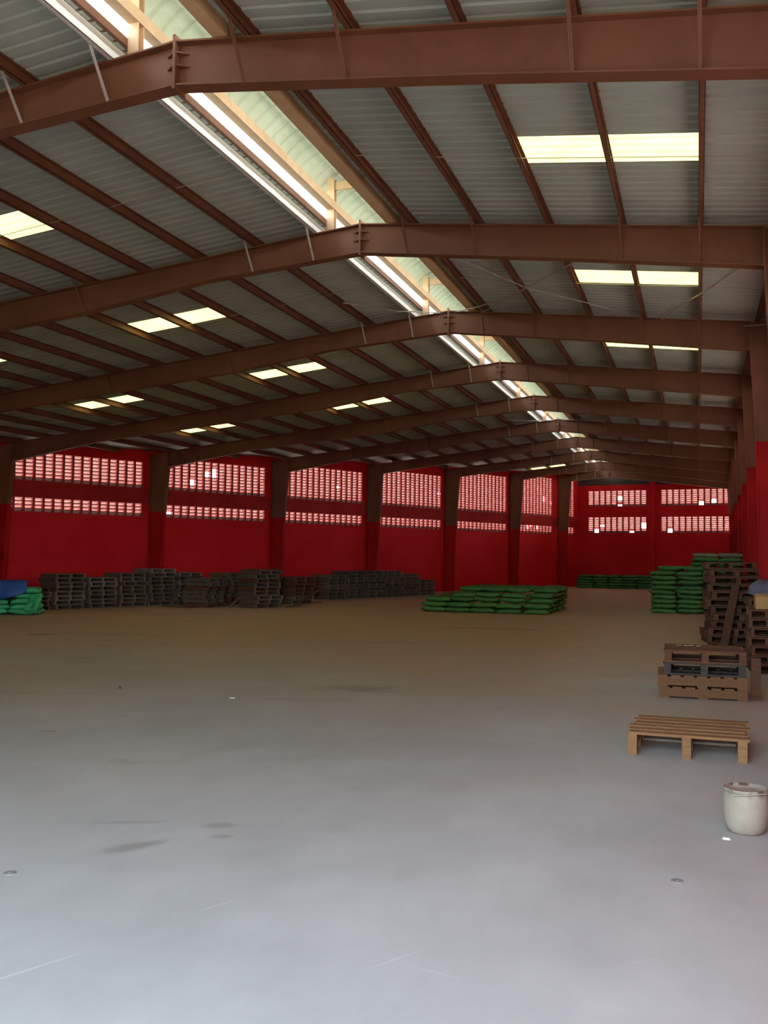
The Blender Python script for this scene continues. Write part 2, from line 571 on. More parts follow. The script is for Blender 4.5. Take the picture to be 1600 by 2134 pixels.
mb = MB()
rbox(mb, Y0 - .2, 50.4, -.2, 0, 0, ZV0)
rbox(mb, Y0 - .2, 50.4, -.2, .03, ZV1, ZV2, mi=1)
rbays = [Y0 - .2] + [k * S for k in range(-1, 9)] + [50.4]
rcells = []
for u0, u1 in zip(rbays[:-1], rbays[1:]):
    nb = int((u1 - u0 - .5) / PU)
    s0 = u0 + (u1 - u0 - nb * PU) / 2
    s1 = s0 + nb * PU
    nr = 14
    ztop = ZV2 + nr * PZ
    for a, b_ in ((u0, s0), (s1, u1)):
        rbox(mb, a, b_, -.2, 0, ZV0, ZV1)
        rbox(mb, a, b_, -.2, 0, ZV2, ztop)
    rbox(mb, u0, u1, -.2, 0, ztop, zroof(xr(u0), ZS) + .01, zroof(xr(u1), ZS) + .01)
    rcells += [(s0 + i * PU, ZV0 + r * PZ) for i in range(nb) for r in range(4)]
    rcells += [(s0 + i * PU, ZV2 + r * PZ) for i in range(nb) for r in range(nr)]
wr = structure(mb.build('wall_right', ['wall_red', 'beam_red']))
place_blocks(wr, rcells, RO, RD, RN, [], 0, hi=.106, lo=.038)

# ------------------------------------------------------------------ far wall
P0 = Vector((-2.05, YB, 0))
FD = Vector((1, -0.15, 0)).normalized()
FNv = Vector((FD.y, -FD.x, 0))


def FP(u, n_, z): return P0 + FD * u + FNv * n_ + Vector((0, 0, z))


def fbox(mb_, u0, u1, n0, n1, z0, z1a, z1b=None, mi=0):
    z1b = z1a if z1b is None else z1b
    mb_.hexa([FP(u0, n1, z0), FP(u1, n1, z0), FP(u1, n0, z0), FP(u0, n0, z0), FP(u0, n1, z1a), FP(u1, n1, z1b), FP(u1, n0, z1b), FP(u0, n0, z1a)], mi)


UE = (Vector((xr(50.1), 50.1, 0)) - P0).dot(FD)
U0 = 2.05 * math.hypot(1, .15)                     # ridge position along the far wall
A0 = 0.62
A1 = A0 + 10 * PU
B0 = 4.98
B1 = B0 + 11 * PU
z1, z2, z3, z4 = 3.26, 3.26 + 8 * PZ, 4.86, 4.86 + 8 * PZ
ZG = 6.15
mb = MB()
fbox(mb, -.2, UE + .2, -.2, 0, 0, z1)
for za, zb in ((z1, z2), (z3, z4)):
    for a, b_ in ((-.2, A0), (A1, B0), (B1, UE + .2)):
        fbox(mb, a, b_, -.2, 0, za, zb)
fbox(mb, -.2, UE + .2, -.2, .02, z2, z3)
fbox(mb, -.2, UE + .2, -.2, 0, z4, ZG)
fbox(mb, A1 + .22, A1 + .50, 0, .22, 0, ZG + .25)          # pier in the middle of the gable
wf = structure(mb.build('wall_back', 'wall_red'))
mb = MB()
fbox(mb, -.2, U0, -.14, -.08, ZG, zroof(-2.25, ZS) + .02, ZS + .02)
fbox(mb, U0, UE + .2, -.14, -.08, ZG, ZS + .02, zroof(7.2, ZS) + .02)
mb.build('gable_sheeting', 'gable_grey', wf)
cf = []
for a, n_ in ((A0, 10), (B0, 11)):
    for zb in (z1, z3):
        cf += [(a + i * PU, zb + r * PZ) for i in range(n_) for r in range(8)]
HF = [((.51, 51.09, 5.39), .12), ((.42, 51.1, 4.9), .1), ((-.64, 51.26, 3.72), .1), ((-.9, 51.3, 3.3), .16), ((1.89, 50.88, 3.65), .16),
      ((1.27, 50.97, 3.3), .15), ((5.16, 50.39, 4.95), .2), ((5.92, 50.27, 5.1), .16), ((3.43, 50.65, 3.36), .18)]
BLK_OFF = [(Vector(h), r) for h, r in HF]


# far wall runs the other way round: its blocks are laid from the right-hand end so that their inner face looks into the room
place_blocks(wf, [(UE - u - PU, z) for u, z in cf], P0 + FD * UE, -FD, FNv, BLK_OFF, 0)

# ------------------------------------------------------------------ wall with the door, behind the camera
mb = MB()
xL, xR = xl(Y0) - .3, xr(Y0) + .2
def yslab(x0, x1, z0a, z0b):
    za, zb = zroof(x0, ZS) + .01, zroof(x1, ZS) + .01
    mb.hexa([(x0, Y0 - .2, z0a), (x1, Y0 - .2, z0b), (x1, Y0, z0b), (x0, Y0, z0a), (x0, Y0 - .2, za), (x1, Y0 - .2, zb), (x1, Y0, zb), (x0, Y0, za)])


yslab(xL, min(DX0, 0), 0, 0)
if DX0 > 0:
    yslab(0, DX0, 0, 0)
    yslab(DX0, DX1, DZ, DZ)
else:
    yslab(DX0, 0, DZ, DZ)
    yslab(0, DX1, DZ, DZ)
yslab(DX1, xR, 0, 0)
mb.box(-.68, .62, Y0 - .2, Y0, 7.0, 7.9)
structure(mb.build('wall_front', 'wall_grey'))

# ------------------------------------------------------------------ roof: sheets, roof lights, purlins, ridge cap
ceil_ = structure(link('ceiling', None))
ceil_['label'] = 'corrugated metal roof with purlins, yellow roof lights and a raised ridge vent'
SW = S / 7.0
Y_SK = 2.75


def ribs(wd, n_=4, h=.022):
    """cross-section of a ribbed sheet: list of (offset, height)"""
    out = []
    p = wd / n_
    for i in range(n_):
        a = i * p
        out += [(a, 0), (a + p * .34, 0), (a + p * .44, h), (a + p * .58, h), (a + p * .68, 0)]
    out.append((wd, 0))                         # butts against the next sheet
    return out


PROF = ribs(SW)


def sheet(name, matn, y0, xs):
    """xs = (xa(y), xb(y)) functions or numbers"""
    fa = xs[0] if callable(xs[0]) else (lambda y: xs[0])
    fb = xs[1] if callable(xs[1]) else (lambda y: xs[1])
    b_ = MB()
    n_ = len(PROF)
    for fx in (fa, fb):
        for d, h in PROF:
            x = fx(y0 + d)
            b_.v.append((x, y0 + d, zroof(x, ZS) + h))
    b_.f = [(i, i + 1, n_ + i + 1, n_ + i) for i in range(n_ - 1)]
    b_.mi = [0] * len(b_.f)
    return b_.build(name, matn, ceil_)


PX = [.77 + 1.053 * k for k in range(24)]           # purlin positions either side of the ridge
RE, LE = .46, -.66                                   # edges of the sheets at the ridge vent
eaveR = lambda y: xr(y) + .45
eaveL = lambda y: xl(y) - .45
j0 = math.floor((Y0 - .4 - Y_SK) / SW)
j1 = math.ceil((YB - Y_SK) / SW)
for j in range(j0, j1):
    y = Y_SK + j * SW
    bay = j // 7 if j % 7 == 0 else None
    if bay in (0, 1, 2, 3):
        sheet('roof_sheet', 'roof_sheet', y, (RE, PX[2]))
        sheet('skylight_panel', 'fibreglass', y, (PX[2], PX[4]))
        sheet('roof_sheet', 'roof_sheet', y, (PX[4], eaveR))
    else:
        sheet('roof_sheet', 'roof_sheet', y, (RE, eaveR))
    segs = []
    if bay in (0, 1, 2, 3):
        segs.append((PX[3], PX[5]))
    if bay in (1, 2, 3):
        segs.append((PX[8], PX[10]))
    if j == 7 * 7 + 4:
        segs.append((PX[1], PX[3]))
    x = -LE
    for a, b_ in segs:
        sheet('roof_sheet', 'roof_sheet', y, (-x, -a))
        sheet('skylight_panel', 'fibreglass', y, (-a, -b_))
        x = b_
    sheet('roof_sheet', 'roof_sheet', y, (-x, eaveL))


def purlin(x, y0, y1, matn='purlin_brown', side=1):
    """C section standing on the rafters"""
    b_ = MB()
    zb = zroof(x, ZT)
    b_.box(x - .004, x + .004, y0, y1, zb, zb + PH)
    sd = side
    xa_, xb2 = sorted((x, x + .06 * sd))
    b_.box(xa_, xb2, y0, y1, zb, zb + .006)
    b_.box(xa_, xb2, y0, y1, zb + PH - .006, zb + PH)
    xe = x + .06 * sd
    b_.box(min(xe, xe - .006 * sd), max(xe, xe - .006 * sd), y0, y1, zb, zb + .02)
    return b_.build('purlin', matn, ceil_)


for k, x in enumerate(PX[:6]):
    purlin(x, Y0, min(50.2, yfar(x)), 'purlin_brown', 1)
for k, x in enumerate(PX):
    ys = Y0
    # the left wall closes in on the ridge: purlins stop where they meet it
    ye = min((-x - xl(0)) / WS, yfar(-x))
    if ye > ys + 1:
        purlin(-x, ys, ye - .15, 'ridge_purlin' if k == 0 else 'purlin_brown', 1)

# ridge vent: rails, curved cap
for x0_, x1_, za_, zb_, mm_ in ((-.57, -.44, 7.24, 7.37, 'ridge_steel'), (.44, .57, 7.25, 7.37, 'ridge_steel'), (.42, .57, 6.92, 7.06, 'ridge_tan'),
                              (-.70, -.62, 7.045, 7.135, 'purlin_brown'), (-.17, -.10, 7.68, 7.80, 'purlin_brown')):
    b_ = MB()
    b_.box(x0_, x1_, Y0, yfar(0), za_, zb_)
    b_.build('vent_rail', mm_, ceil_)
CW = SW
for j in range(j0, j1):
    y = Y_SK + j * CW
    b_ = MB()
    prof = ribs(CW, 3, .02)
    na = 12
    for i in range(na + 1):
        a = -1 + 2 * i / na
        for d, h in prof:
            ang = a * .86
            R_ = 1.06
            b_.v.append((R_ * math.sin(ang) * .96 + h * math.sin(ang), y + d, 7.92 - R_ * (1 - math.cos(ang)) * 1.05 + h))
    n_ = len(prof)
    b_.f = [(i * n_ + q, i * n_ + q + 1, (i + 1) * n_ + q + 1, (i + 1) * n_ + q) for i in range(na) for q in range(n_ - 1)]
    b_.mi = [0] * len(b_.f)
    b_.build('ridge_cap_sheet', 'cap_sheet', ceil_)

# bracing rods in the roof plane
def rod(pts, r=.012):
    b_ = MB()
    b_.tube(pts, r, 5)
    return b_.build('bracing_rod', 'rod_steel', ceil_)


def rz_(x, y, dz=-.03): return (x, y, zroof(x, ZT) + dz)


rod([rz_(4.1, 5.65), rz_(2.4, 8.2, -.05), rz_(.7, 11.0)])
rod([rz_(6.1, 5.9), rz_(5.2, 8.4, -.05), rz_(4.3, 10.95)])
rod([rz_(4.2, 10.9), rz_(5.2, 8.3, -.09), rz_(5.9, 6.0)], .008)
rod([rz_(.6, 6.0), rz_(2.0, 8.6, -.09), rz_(3.7, 10.6)], .008)
rod([(-1.7, 9.25, 6.80), (-.9, 10.3, 6.84), (-.12, 11.06, 6.93)], .014)
rod([(.12, 11.06, 6.93), (.8, 10.4, 6.84), (1.47, 9.72, 6.80)], .014)
rod([(-1.76, 25.9, 6.76), (-.9, 26.9, 6.82), (-.12, 27.68, 6.93)], .016)
rod([(.12, 27.68, 6.93), (.95, 27.1, 6.82), (1.84, 26.5, 6.76)], .016)
rod([(5.75, 11.2, 6.30), (6.2, 10.4, 6.12)], .014)
for yy in (2.9, 8.5):
    rod([rz_(.8, yy, .02), rz_(2.9, yy + .12, .0), rz_(4.98, yy + .2, .02), rz_(6.0, yy + .25, .02)], .006)
    rod([rz_(-.8, yy, .02), rz_(-2.9, yy + .1, .0), rz_(-4.98, yy + .2, .02)], .006)


# ------------------------------------------------------------------ portal frames
def ibeam(mb_, A, B, offA, offB, wf_=.19, tw=.012, tf=.018, mis=None):
    """A, B: equal-length point lists (x, z) of the two edges; offA/offB: outward direction of each flange"""
    y2 = tw / 2
    for i in range(len(A) - 1):
        mi = mis[i] if mis else 0
        a0, a1, b0, b1 = A[i], A[i + 1], B[i], B[i + 1]
        for sgn in (-1, 1):
            q = [(a0[0], sgn * y2, a0[1]), (a1[0], sgn * y2, a1[1]), (b1[0], sgn * y2, b1[1]), (b0[0], sgn * y2, b0[1])]
            mb_.add(q, [(0, 1, 2, 3) if sgn > 0 else (3, 2, 1, 0)], mi)
        for P, Q, off in ((a0, a1, offA), (b0, b1, offB)):
            ox, oz = off[0] * tf, off[1] * tf
            h = wf_ / 2
            mb_.hexa([(P[0], -h, P[1]), (P[0], h, P[1]), (Q[0], h, Q[1]), (Q[0], -h, Q[1]),
                      (P[0] - ox, -h, P[1] - oz), (P[0] - ox, h, P[1] - oz), (Q[0] - ox, h, Q[1] - oz), (Q[0] - ox, -h, Q[1] - oz)], mi)


def interp(x, pts):
    for (xa_, ya_), (xb2, yb2) in zip(pts[:-1], pts[1:]):
        if x <= xb2:
            return ya_ + (yb2 - ya_) * (x - xa_) / (xb2 - xa_)
    return pts[-1][1]


ORD = ['nearest the camera', 'second from the camera', 'third from the camera', 'fourth from the camera', 'fifth from the camera',
       'sixth from the camera', 'seventh from the camera', 'eighth from the camera', 'ninth from the camera', 'farthest, against the far gable']
STIFF = None
for n_, fy in enumerate(FY):
    fr = thing('portal_frame', 'brown steel roof frame with red-footed columns, ' + ORD[n_], 'roof frame', (0, fy, 0), 0,
               'steel portal frames across the hall')
    # left rafter
    xo = xl(fy) + .04                       # outer flange of left column
    xk = xo + .72                           # knee
    dk = .58 if n_ <= 5 else .47
    span = -xk
    dp = [(0, .46), (2.7, .385), (5.0, .49)]
    if span > 8.5:
        dp += [(span - 3.2, .40), (span, dk)]
    elif span > 3:
        dp = [(0, .46), (min(2.7, span - 1.5), .40), (span, dk)]
    else:
        dp = [(0, .46), (span, .44)]
    xs_ = sorted(set([p[0] for p in dp] + [.0]))
    top = [(-x, ZT - ML * x) for x in xs_]
    bot = [(-x, ZT - ML * x - interp(x, dp)) for x in xs_]
    mb = MB()
    ibeam(mb, top, bot, (0, 1), (0, -1))
    mb.build('rafter', 'steel_brown', fr)
    # left column
    zk = zroof(xk, ZT)
    zo = zroof(xo, ZT)
    zc = 3.3
    xin = lambda z: xo + .42 + (.72 - .42) * max(0, (z - 1.0)) / (zk - dk - 1.0) if z < zk - dk else xk
    A = [(xo, 0), (xo, zc), (xo, zk - dk), (xo, zo)]
    B = [(xin(0) if True else 0, 0), (xin(zc), zc), (xk, zk - dk), (xk, zk)]
    B[0] = (xo + .42, 0)
    mb = MB()
    ibeam(mb, A, B, (-1, 0), (1, 0), mis=[1, 0, 0])
    mb.build('column', ['steel_brown', 'column_red'], fr)
    # right rafter
    xo = xr(fy) - .03
    xk = xo - .45
    dr = [(0, .46), (3.1, .49), (xk, .55)]
    xs_ = [0, 3.1, xk]
    top = [(x, ZT - MR * x) for x in xs_]
    bot = [(x, ZT - MR * x - interp(x, dr)) for x in xs_]
    mb = MB()
    ibeam(mb, top, bot, (0, 1), (0, -1))
    mb.build('rafter', 'steel_brown', fr)
    zk = zroof(xk, ZT)
    zo = zroof(xo, ZT)
    zc = 4.05
    A = [(xo, 0), (xo, zc), (xo, zk - .55), (xo, zo)]
    B = [(xo - .28, 0), (xo - .36, zc), (xk, zk - .55), (xk, zk)]
    mb = MB()
    ibeam(mb, A, B, (1, 0), (-1, 0), mis=[1, 0, 0])
    mb.box(xk - .012, xk, -.095, .095, zk - .56, zk)
    mb.build('column', ['steel_brown', 'column_red'], fr)
    # apex plate with stiffeners
    mb = MB()
    mb.box(-.014, .014, -.11, .11, ZT - .50, ZT + .05)
    mb.build('apex_plate', 'steel_brown', fr)
    for sx in (-1, 1):
        for zz in (ZT - .13, ZT - .26):
            b_ = MB()
            z_ = zz
            pts = [(sx * .014, -.10), (sx * .13, -.012), (sx * .13, .012), (sx * .014, .10)]
            b_.add([(x, y, z_) for x, y in pts] + [(x, y, z_ + .012) for x, y in pts],
                   [(0, 1, 2, 3), (7, 6, 5, 4), (0, 4, 5, 1), (1, 5, 6, 2), (2, 6, 7, 3), (3, 7, 4, 0)])
            b_.build('stiffener', 'steel_brown', fr)
    # ridge vent posts and cross beam
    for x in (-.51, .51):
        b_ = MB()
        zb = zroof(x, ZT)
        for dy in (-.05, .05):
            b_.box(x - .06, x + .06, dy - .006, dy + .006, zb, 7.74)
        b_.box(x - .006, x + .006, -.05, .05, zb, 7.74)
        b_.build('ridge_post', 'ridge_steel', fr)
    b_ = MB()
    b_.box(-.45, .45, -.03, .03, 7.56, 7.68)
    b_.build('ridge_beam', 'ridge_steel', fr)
    # fly braces from bottom flange up to the purlins
    for x in (-PX[0], -PX[1], PX[0], PX[1], PX[3], PX[4]) + ((-PX[4], -PX[7]) if xl(fy) < -9 else ()):
        if x < 0:
            d = interp(-x, dp)
        else:
            d = interp(x, dr)
        b_ = MB()
        ang = .04
        a = Vector((x, -.09, zroof(x, ZT) - d + .01))
        c_ = Vector((x, -.46, zroof(x, ZT) + .06))
        b_.bar(a, c_, .035, .006, (1, 0, 0))
        b_.bar(a, c_, .006, .035, (1, 0, 0))
        b_.build('fly_brace', 'rod_steel' if x < 0 and x > -2.2 else 'steel_brown', fr)

# ------------------------------------------------------------------ pallets
def pallet_mb(L=1.05, W=1.0, H=.145, nb=6, seed=0):
    """boards run along x (length L); stringers run along y"""
    rnd = random.Random(seed)
    parts = []
    t_ = .022
    for x in (-L / 2 + .05, 0, L / 2 - .05):
        parts.append(('stringer', (x - .045, x + .045, -W / 2, W / 2, t_, H - t_)))
    bw = W / nb * .78
    for i in range(nb):
        y = -W / 2 + bw / 2 + i * (W - bw) / (nb - 1)
        j_ = rnd.uniform(-.012, .012)
        parts.append(('deck_board', (-L / 2 + j_, L / 2 + j_, y - bw / 2, y + bw / 2, H - t_, H)))
    for y in (-W / 2 + bw / 2, 0, W / 2 - bw / 2):
        parts.append(('bottom_board', (-L / 2, L / 2, y - bw / 2, y + bw / 2, 0, t_)))
    return parts


PAL = {}
for wd in ('wood_dark', 'wood_grey', 'wood_brown', 'wood_light'):
    PAL[wd] = []
    for sd in range(3):
        b_ = MB()
        for _, q in pallet_mb(1.05, .95, .138, 6, sd):
            b_.box(*q)
        PAL[wd].append(b_.mesh('pallet', wd))


NTH = ['first', 'second', 'third', 'fourth', 'fifth', 'sixth', 'seventh', 'eighth', 'ninth', 'tenth', 'eleventh', 'twelfth', 'thirteenth']


def stack(x, y, n_, rz, label, group, woods=('wood_dark',), jit=.05, dz=.14, sx_=1.0):
    for i in range(n_):
        wd = random.choice(woods)
        o = link('pallet', random.choice(PAL[wd]), None,
                 (x + random.uniform(-jit, jit), y + random.uniform(-jit, jit), i * dz + .001),
                 (0, 0, rz + random.uniform(-.06, .06) + (math.pi if random.random() < .5 else 0)))
        o.scale = (sx_, 1, 1)
        tag(o, label.replace('#', NTH[i] if i < n_ - 1 else 'topmost, ' + NTH[i]), 'pallet', group)


RW = math.atan2(DU.y, DU.x)          # direction of the left wall
dk_ = ('wood_dark', 'wood_dark', 'wood_dark', 'wood_grey')
NUM = ['first', 'second', 'third', 'fourth', 'fifth', 'sixth', 'seventh', 'eighth']
# row of stacks against the left wall, left of the heap
for i, (x, y, n_) in enumerate([(-14.40, 17.80, 8), (-13.98, 18.90, 7), (-13.52, 19.98, 8), (-13.05, 21.05, 9), (-12.60, 22.12, 8)]):
    stack(x, y, n_, RW, 'weathered pallet, # from floor in the %s stack along the red left wall' % NUM[i],
          'pallets in the %s stack by the left wall' % NUM[i], dk_)
stack(-14.85, 16.65, 5, RW, 'weathered pallet, # from floor in the low stack behind the blue-draped sacks', 'pallets behind the blue-draped sacks', ('wood_brown', 'wood_dark'))
# dark heap in front of the wall
H_ = [(-10.95, 20.85, 7, RW + .25), (-9.15, 21.35, 9, RW - .1), (-11.0, 22.8, 8, RW + .1), (-9.95, 23.1, 9, RW + .35), (-9.2, 24.4, 7, RW)]
HN = ['front left', 'front right', 'rear left', 'tall middle', 'rear right']
for (x, y, n_, a), nm in zip(H_, HN):
    stack(x, y, n_, a, 'dark pallet, # from floor in the %s stack of the untidy heap' % nm, 'pallets in the %s heap stack' % nm,
          ('wood_dark', 'wood_dark', 'wood_brown'), .08)


def plank(a, b_, wd, th, matn, label, group=None):
    a, b_ = Vector(a), Vector(b_)
    q = MB()
    q.bar((0, 0, 0), b_ - a, wd, th)
    o = q.build('plank', matn)
    o.location = a
    return tag(o, label, 'plank', group)


plank((-8.35, 21.75, .02), (-7.55, 22.9, .16), .14, .03, 'wood_brown', 'loose brown plank lying tilted at the right foot of the dark pallet heap')
plank((-8.3, 22.3, .03), (-8.0, 23.9, .55), .14, .03, 'wood_brown', 'loose brown plank leaning up at the right end of the dark pallet heap')
plank((-10.1, 21.0, .03), (-9.75, 21.5, .50), .12, .03, 'wood_grey', 'short grey plank leaning between the two front stacks of the heap')
plank((-12.15, 20.2, .016), (-10.9, 20.0, .016), .14, .03, 'wood_brown', 'single plank lying flat on the floor before the dark pallet heap')
# stacks beyond the heap
for i, (x, y, n_) in enumerate([(-9.35, 28.3, 7), (-8.95, 29.45, 8), (-8.5, 30.6, 8), (-8.05, 31.75, 8), (-7.6, 32.9, 7), (-7.15, 34.0, 5)]):
    stack(x, y, n_, RW, 'dark pallet, # from floor in the %s stack of the row beyond the heap' % NUM[i], 'pallets in the %s far stack' % NUM[i], ('wood_dark',))


# pallets with separate boards, near the camera on the right
def big_pallet(label, loc, rz, matn, L=1.05, W=.95, H=.145, nb=6, seed=0, group=None):
    p = thing('pallet', label, 'pallet', loc, rz, group)
    for nm, q in pallet_mb(L, W, H, nb, seed):
        b_ = MB()
        b_.box(*q)
        b_.build(nm, matn, p)
    return p


# single pallet: tall notched stringers
sp_ = thing('pallet', 'single light wooden pallet lying on the floor beside the white bucket', 'pallet', (4.86, 1.42, 0), -.03)
L_, W_, Hh = 1.05, 1.02, .215
for x in (-.48, 0, .48):
    b_ = MB()
    b_.box(x - .04, x + .04, -W_ / 2, W_ / 2, .10, Hh - .024)
    for y in (-W_ / 2, -.07, W_ / 2 - .14):
        b_.box(x - .04, x + .04, y, y + .14, 0, .10)
    b_.build('stringer', 'wood_light', sp_)
for i in range(6):
    y = -W_ / 2 + .055 + i * (W_ - .11) / 5
    b_ = MB()
    j_ = random.uniform(-.03, .03)
    b_.box(-L_ / 2 + j_, L_ / 2 + j_, y - .055, y + .055, Hh - .024, Hh)
    b_.build('deck_board', 'wood_light', sp_)
for y in (-.0, W_ / 2 - .12):
    b_ = MB()
    b_.box(-L_ / 2 + .1, L_ / 2 - .1, y - .02, y + .09, .055, .078)
    b_.build('bottom_board', 'wood_grey', sp_)

ST = 'pallet in the low four-high stack behind the single pallet, '
sx, sy = 5.0, 5.30
big_pallet('plain brown ' + ST + 'on the floor', (sx, sy, 0), math.pi / 2 + .02, 'wood_mid', .95, 1.08, .15, 7, 1)
big_pallet('plain brown ' + ST + 'second from the floor', (sx - .02, sy - .03, .151), math.pi / 2 + .035, 'wood_mid', .95, 1.10, .15, 7, 2)
big_pallet('dark grey ' + ST + 'third from the floor', (sx + .03, sy + .02, .302), -.01, 'wood_black', 1.02, .95, .16, 6, 3)
big_pallet('brown ' + ST + 'topmost with white marks', (sx + .03, sy + .03, .463), .01, 'wood_brown', 1.02, .95, .16, 5, 4)
for k, (dx, dy) in enumerate(((-.33, .25), (-.24, .23), (-.17, .26), (-.07, .24))):
    b_ = MB()
    for q in range(3):
        a = random.uniform(0, .035)
        b_.box(-.03 + q * .02, -.016 + q * .02, -.05 + a, .03 + a * .5, 0, .004)
    o = b_.build('paper_scrap', 'paper_white')
    o.location = (sx + .03 + dx, sy + .03 + dy, .6235)
    o.rotation_euler = (0, 0, random.uniform(-.3, .3))
    tag(o, 'small torn white scrap, %s from left on the topmost pallet of four-high stack' % NTH[k], 'paper scrap', 'white scraps on the pallet stack')
b_ = MB()
b_.box(-.06, .06, -.035, .035, 0, .54)
o = b_.build('timber_post', 'wood_brown')
o.location = (5.66, 5.05, 0)
tag(o, 'short upright brown timber standing right of the four-high pallet stack', 'timber')

# stacks along the right wall
stack(6.02, 8.55, 7, .0, 'brown pallet, # from floor in the stack under the yellow cardboard box', 'pallets under the cardboard box', ('wood_brown',), .015, .145, .52)
stack(5.62, 13.9, 12, .1, 'dark brown pallet, # from floor in the rear tall stack by the right wall', 'pallets in the tall right-hand stack', ('wood_brown',), .09, .145)
stack(5.72, 12.35, 11, -.05, 'dark brown pallet, # from floor in the tall stack behind the leaning plank', 'pallets in the second tall right-hand stack', ('wood_brown',), .05, .145)
plank((5.40, 11.25, .02), (5.66, 11.79, 1.30), .16, .03, 'wood_brown', 'brown plank leaning against the front of the tall pallet stacks by the right wall')

# cardboard box
cb = thing('cardboard_box', 'yellow-tan cardboard box on a pallet stack at the right picture edge', 'box', (6.07, 8.45, 1.016), .02)
b_ = MB()
b_.box(-.24, .24, -.2, .2, 0, .20)
b_.build('box_body', 'cardboard', cb)
b_ = MB()
b_.hexa([(-.24, -.2, .2), (.24, -.2, .2), (.24, -.005, .2), (-.24, -.005, .2), (-.24, -.2, .203), (.24, -.2, .203), (.24, -.02, .245), (-.24, -.02, .225)])
b_.build('flap', 'cardboard', cb)
b_ = MB()
b_.hexa([(-.24, .005, .2), (.24, .005, .2), (.24, .2, .2), (-.24, .2, .2), (-.24, .02, .235), (.24, .02, .24), (.24, .2, .203), (-.24, .2, .203)])
b_.build('flap', 'cardboard', cb)


# ------------------------------------------------------------------ sacks
def sack_mesh(name, matn, L, W, H, seed):
    rnd = random.Random(seed)
    nu, nv = 22, 10
    ph = [rnd.uniform(0, 6.28) for _ in range(8)]
    b_ = MB()

    def sg(v, e): return math.copysign(abs(v) ** e, v)
    for i in range(nv + 1):
        th = -math.pi / 2 + math.pi * i / nv
        for k in range(nu):
            a = 2 * math.pi * k / nu
            cx, sx_ = sg(math.cos(a), .34), sg(math.sin(a), .34)
            ct, st_ = sg(math.cos(th), .38), sg(math.sin(th), .72)
            ear = 1 + .10 * (abs(cx * sx_) ** 3) * abs(ct)
            x = L / 2 * cx * ct * ear
            y = W / 2 * sx_ * ct * ear
            bul = 1 - .16 * (abs(cx) ** 4)
            z = H / 2 * st_ * bul
            z += .018 * math.sin(9 * x + ph[0]) * math.sin(11 * y + ph[1]) + .008 * math.sin(23 * x + ph[2] + 9 * y)
            x += .012 * math.sin(13 * y + ph[3])
            y += .022 * math.sin(8 * x + ph[4])
            b_.v.append((x, y, z + H / 2))
    b_.f = [(i * nu + k, i * nu + (k + 1) % nu, (i + 1) * nu + (k + 1) % nu, (i + 1) * nu + k) for i in range(nv) for k in range(nu)]
    b_.mi = [0] * len(b_.f)
    return b_.mesh(name, matn, True)


SK = {k: [sack_mesh('sack', k, .82, .53, .158, s_ + 3) for s_ in range(4)] for k in ('sack_green', 'sack_bright', 'sack_pale')}
SH = .15


def sack(x, y, z, rz, kind, label, group, sc=1.0, tilt=(0, 0)):
    o = link('sack', random.choice(SK[kind]), None, (x + random.uniform(-.045, .045), y + random.uniform(-.045, .045), z),
             (tilt[0] + random.uniform(-.045, .045), tilt[1] + random.uniform(-.045, .045), rz + random.uniform(-.13, .13)))
    if sc != 1.0:
        o.scale = (sc, sc, 1)
    return tag(o, label, 'sack', group)


# low wide pile in the middle of the hall, stepped towards its left end; only sacks at its faces exist
lab, grp = 'green woven sack in the low wide pile in the middle of the hall', 'sacks in the low middle pile'
nx, ny, nz = 5, 8, 5
for k in range(nz):
    for i in range(nx):
        for j in range(ny):
            lo = [0, 0, 0, 1, 1][k]
            hi = [4, 4, 4, 4, 4][k]
            jl = [0, 0, 1, 1, 2][k]
            if i < lo or j < jl or (k >= 3 and i == 1 and j < 3 and k == 4):
                continue
            top_next = k == nz - 1 or i < [0, 0, 0, 1, 1, 9][k + 1] or j < [0, 0, 1, 1, 2, 9][k + 1] or (k == 3 and i == 1 and j < 3)
            face = j == jl or i == lo or i == nx - 1
            if not (top_next or face):
                continue
            sack(-3.22 + i * .83 + (.02 * k), 21.98 + j * .53 + j * 0 + (.10 if i == 4 else 0) * k, k * SH * 1.04, 0, 'sack_green',
                 'green sack, %s layer, %s from left, %s row from front in the low middle pile' % (NTH[k], NTH[i], NTH[j]), grp)

# piles by the right wall
lab, grp = 'green woven sack in the chest-high front pile near the right wall', 'sacks in the front right pile'
for k in range(10):
    for i in range(2):
        for j in range(3):
            if j == 2 and 0 < i:
                continue
            if k == 9 and i == 1 and j == 0:
                pass
            off = .05 if k % 2 else 0
            sack(3.86 + i * .84 + off + (.18 if k == 9 else 0), 24.75 + j * .53 + (.25 if k == 9 else 0), k * SH * 1.02, 0, 'sack_green',
                 'green sack, %s layer, %s column, %s row in the chest-high pile by right wall' % (NTH[k], ('left', 'right')[i], ('front', 'middle', 'rear')[j]), grp)
lab, grp = 'green woven sack in the tallest pile behind the front right pile', 'sacks in the tallest right pile'
for k in range(12):
    for i in range(2):
        for j in range(2):
            if j == 1 and i > 0 and k < 11:
                continue
            sack(5.16 + i * .83 + (.03 if k % 2 else 0), 26.75 + j * .53, k * SH * 1.02, 0, 'sack_green',
                 'green sack, %s layer, %s column, %s row in the tallest green pile at right' % (NTH[k], ('left', 'right')[i], ('front', 'rear')[j]), grp)
for i in range(2):
    sack(5.25 + i * .80, 26.9, 12 * SH * 1.02, .1, 'sack_pale', 'pale dusty sack on top of the tallest green pile, %s one' % ('left', 'right')[i], 'pale sacks on the tallest pile')

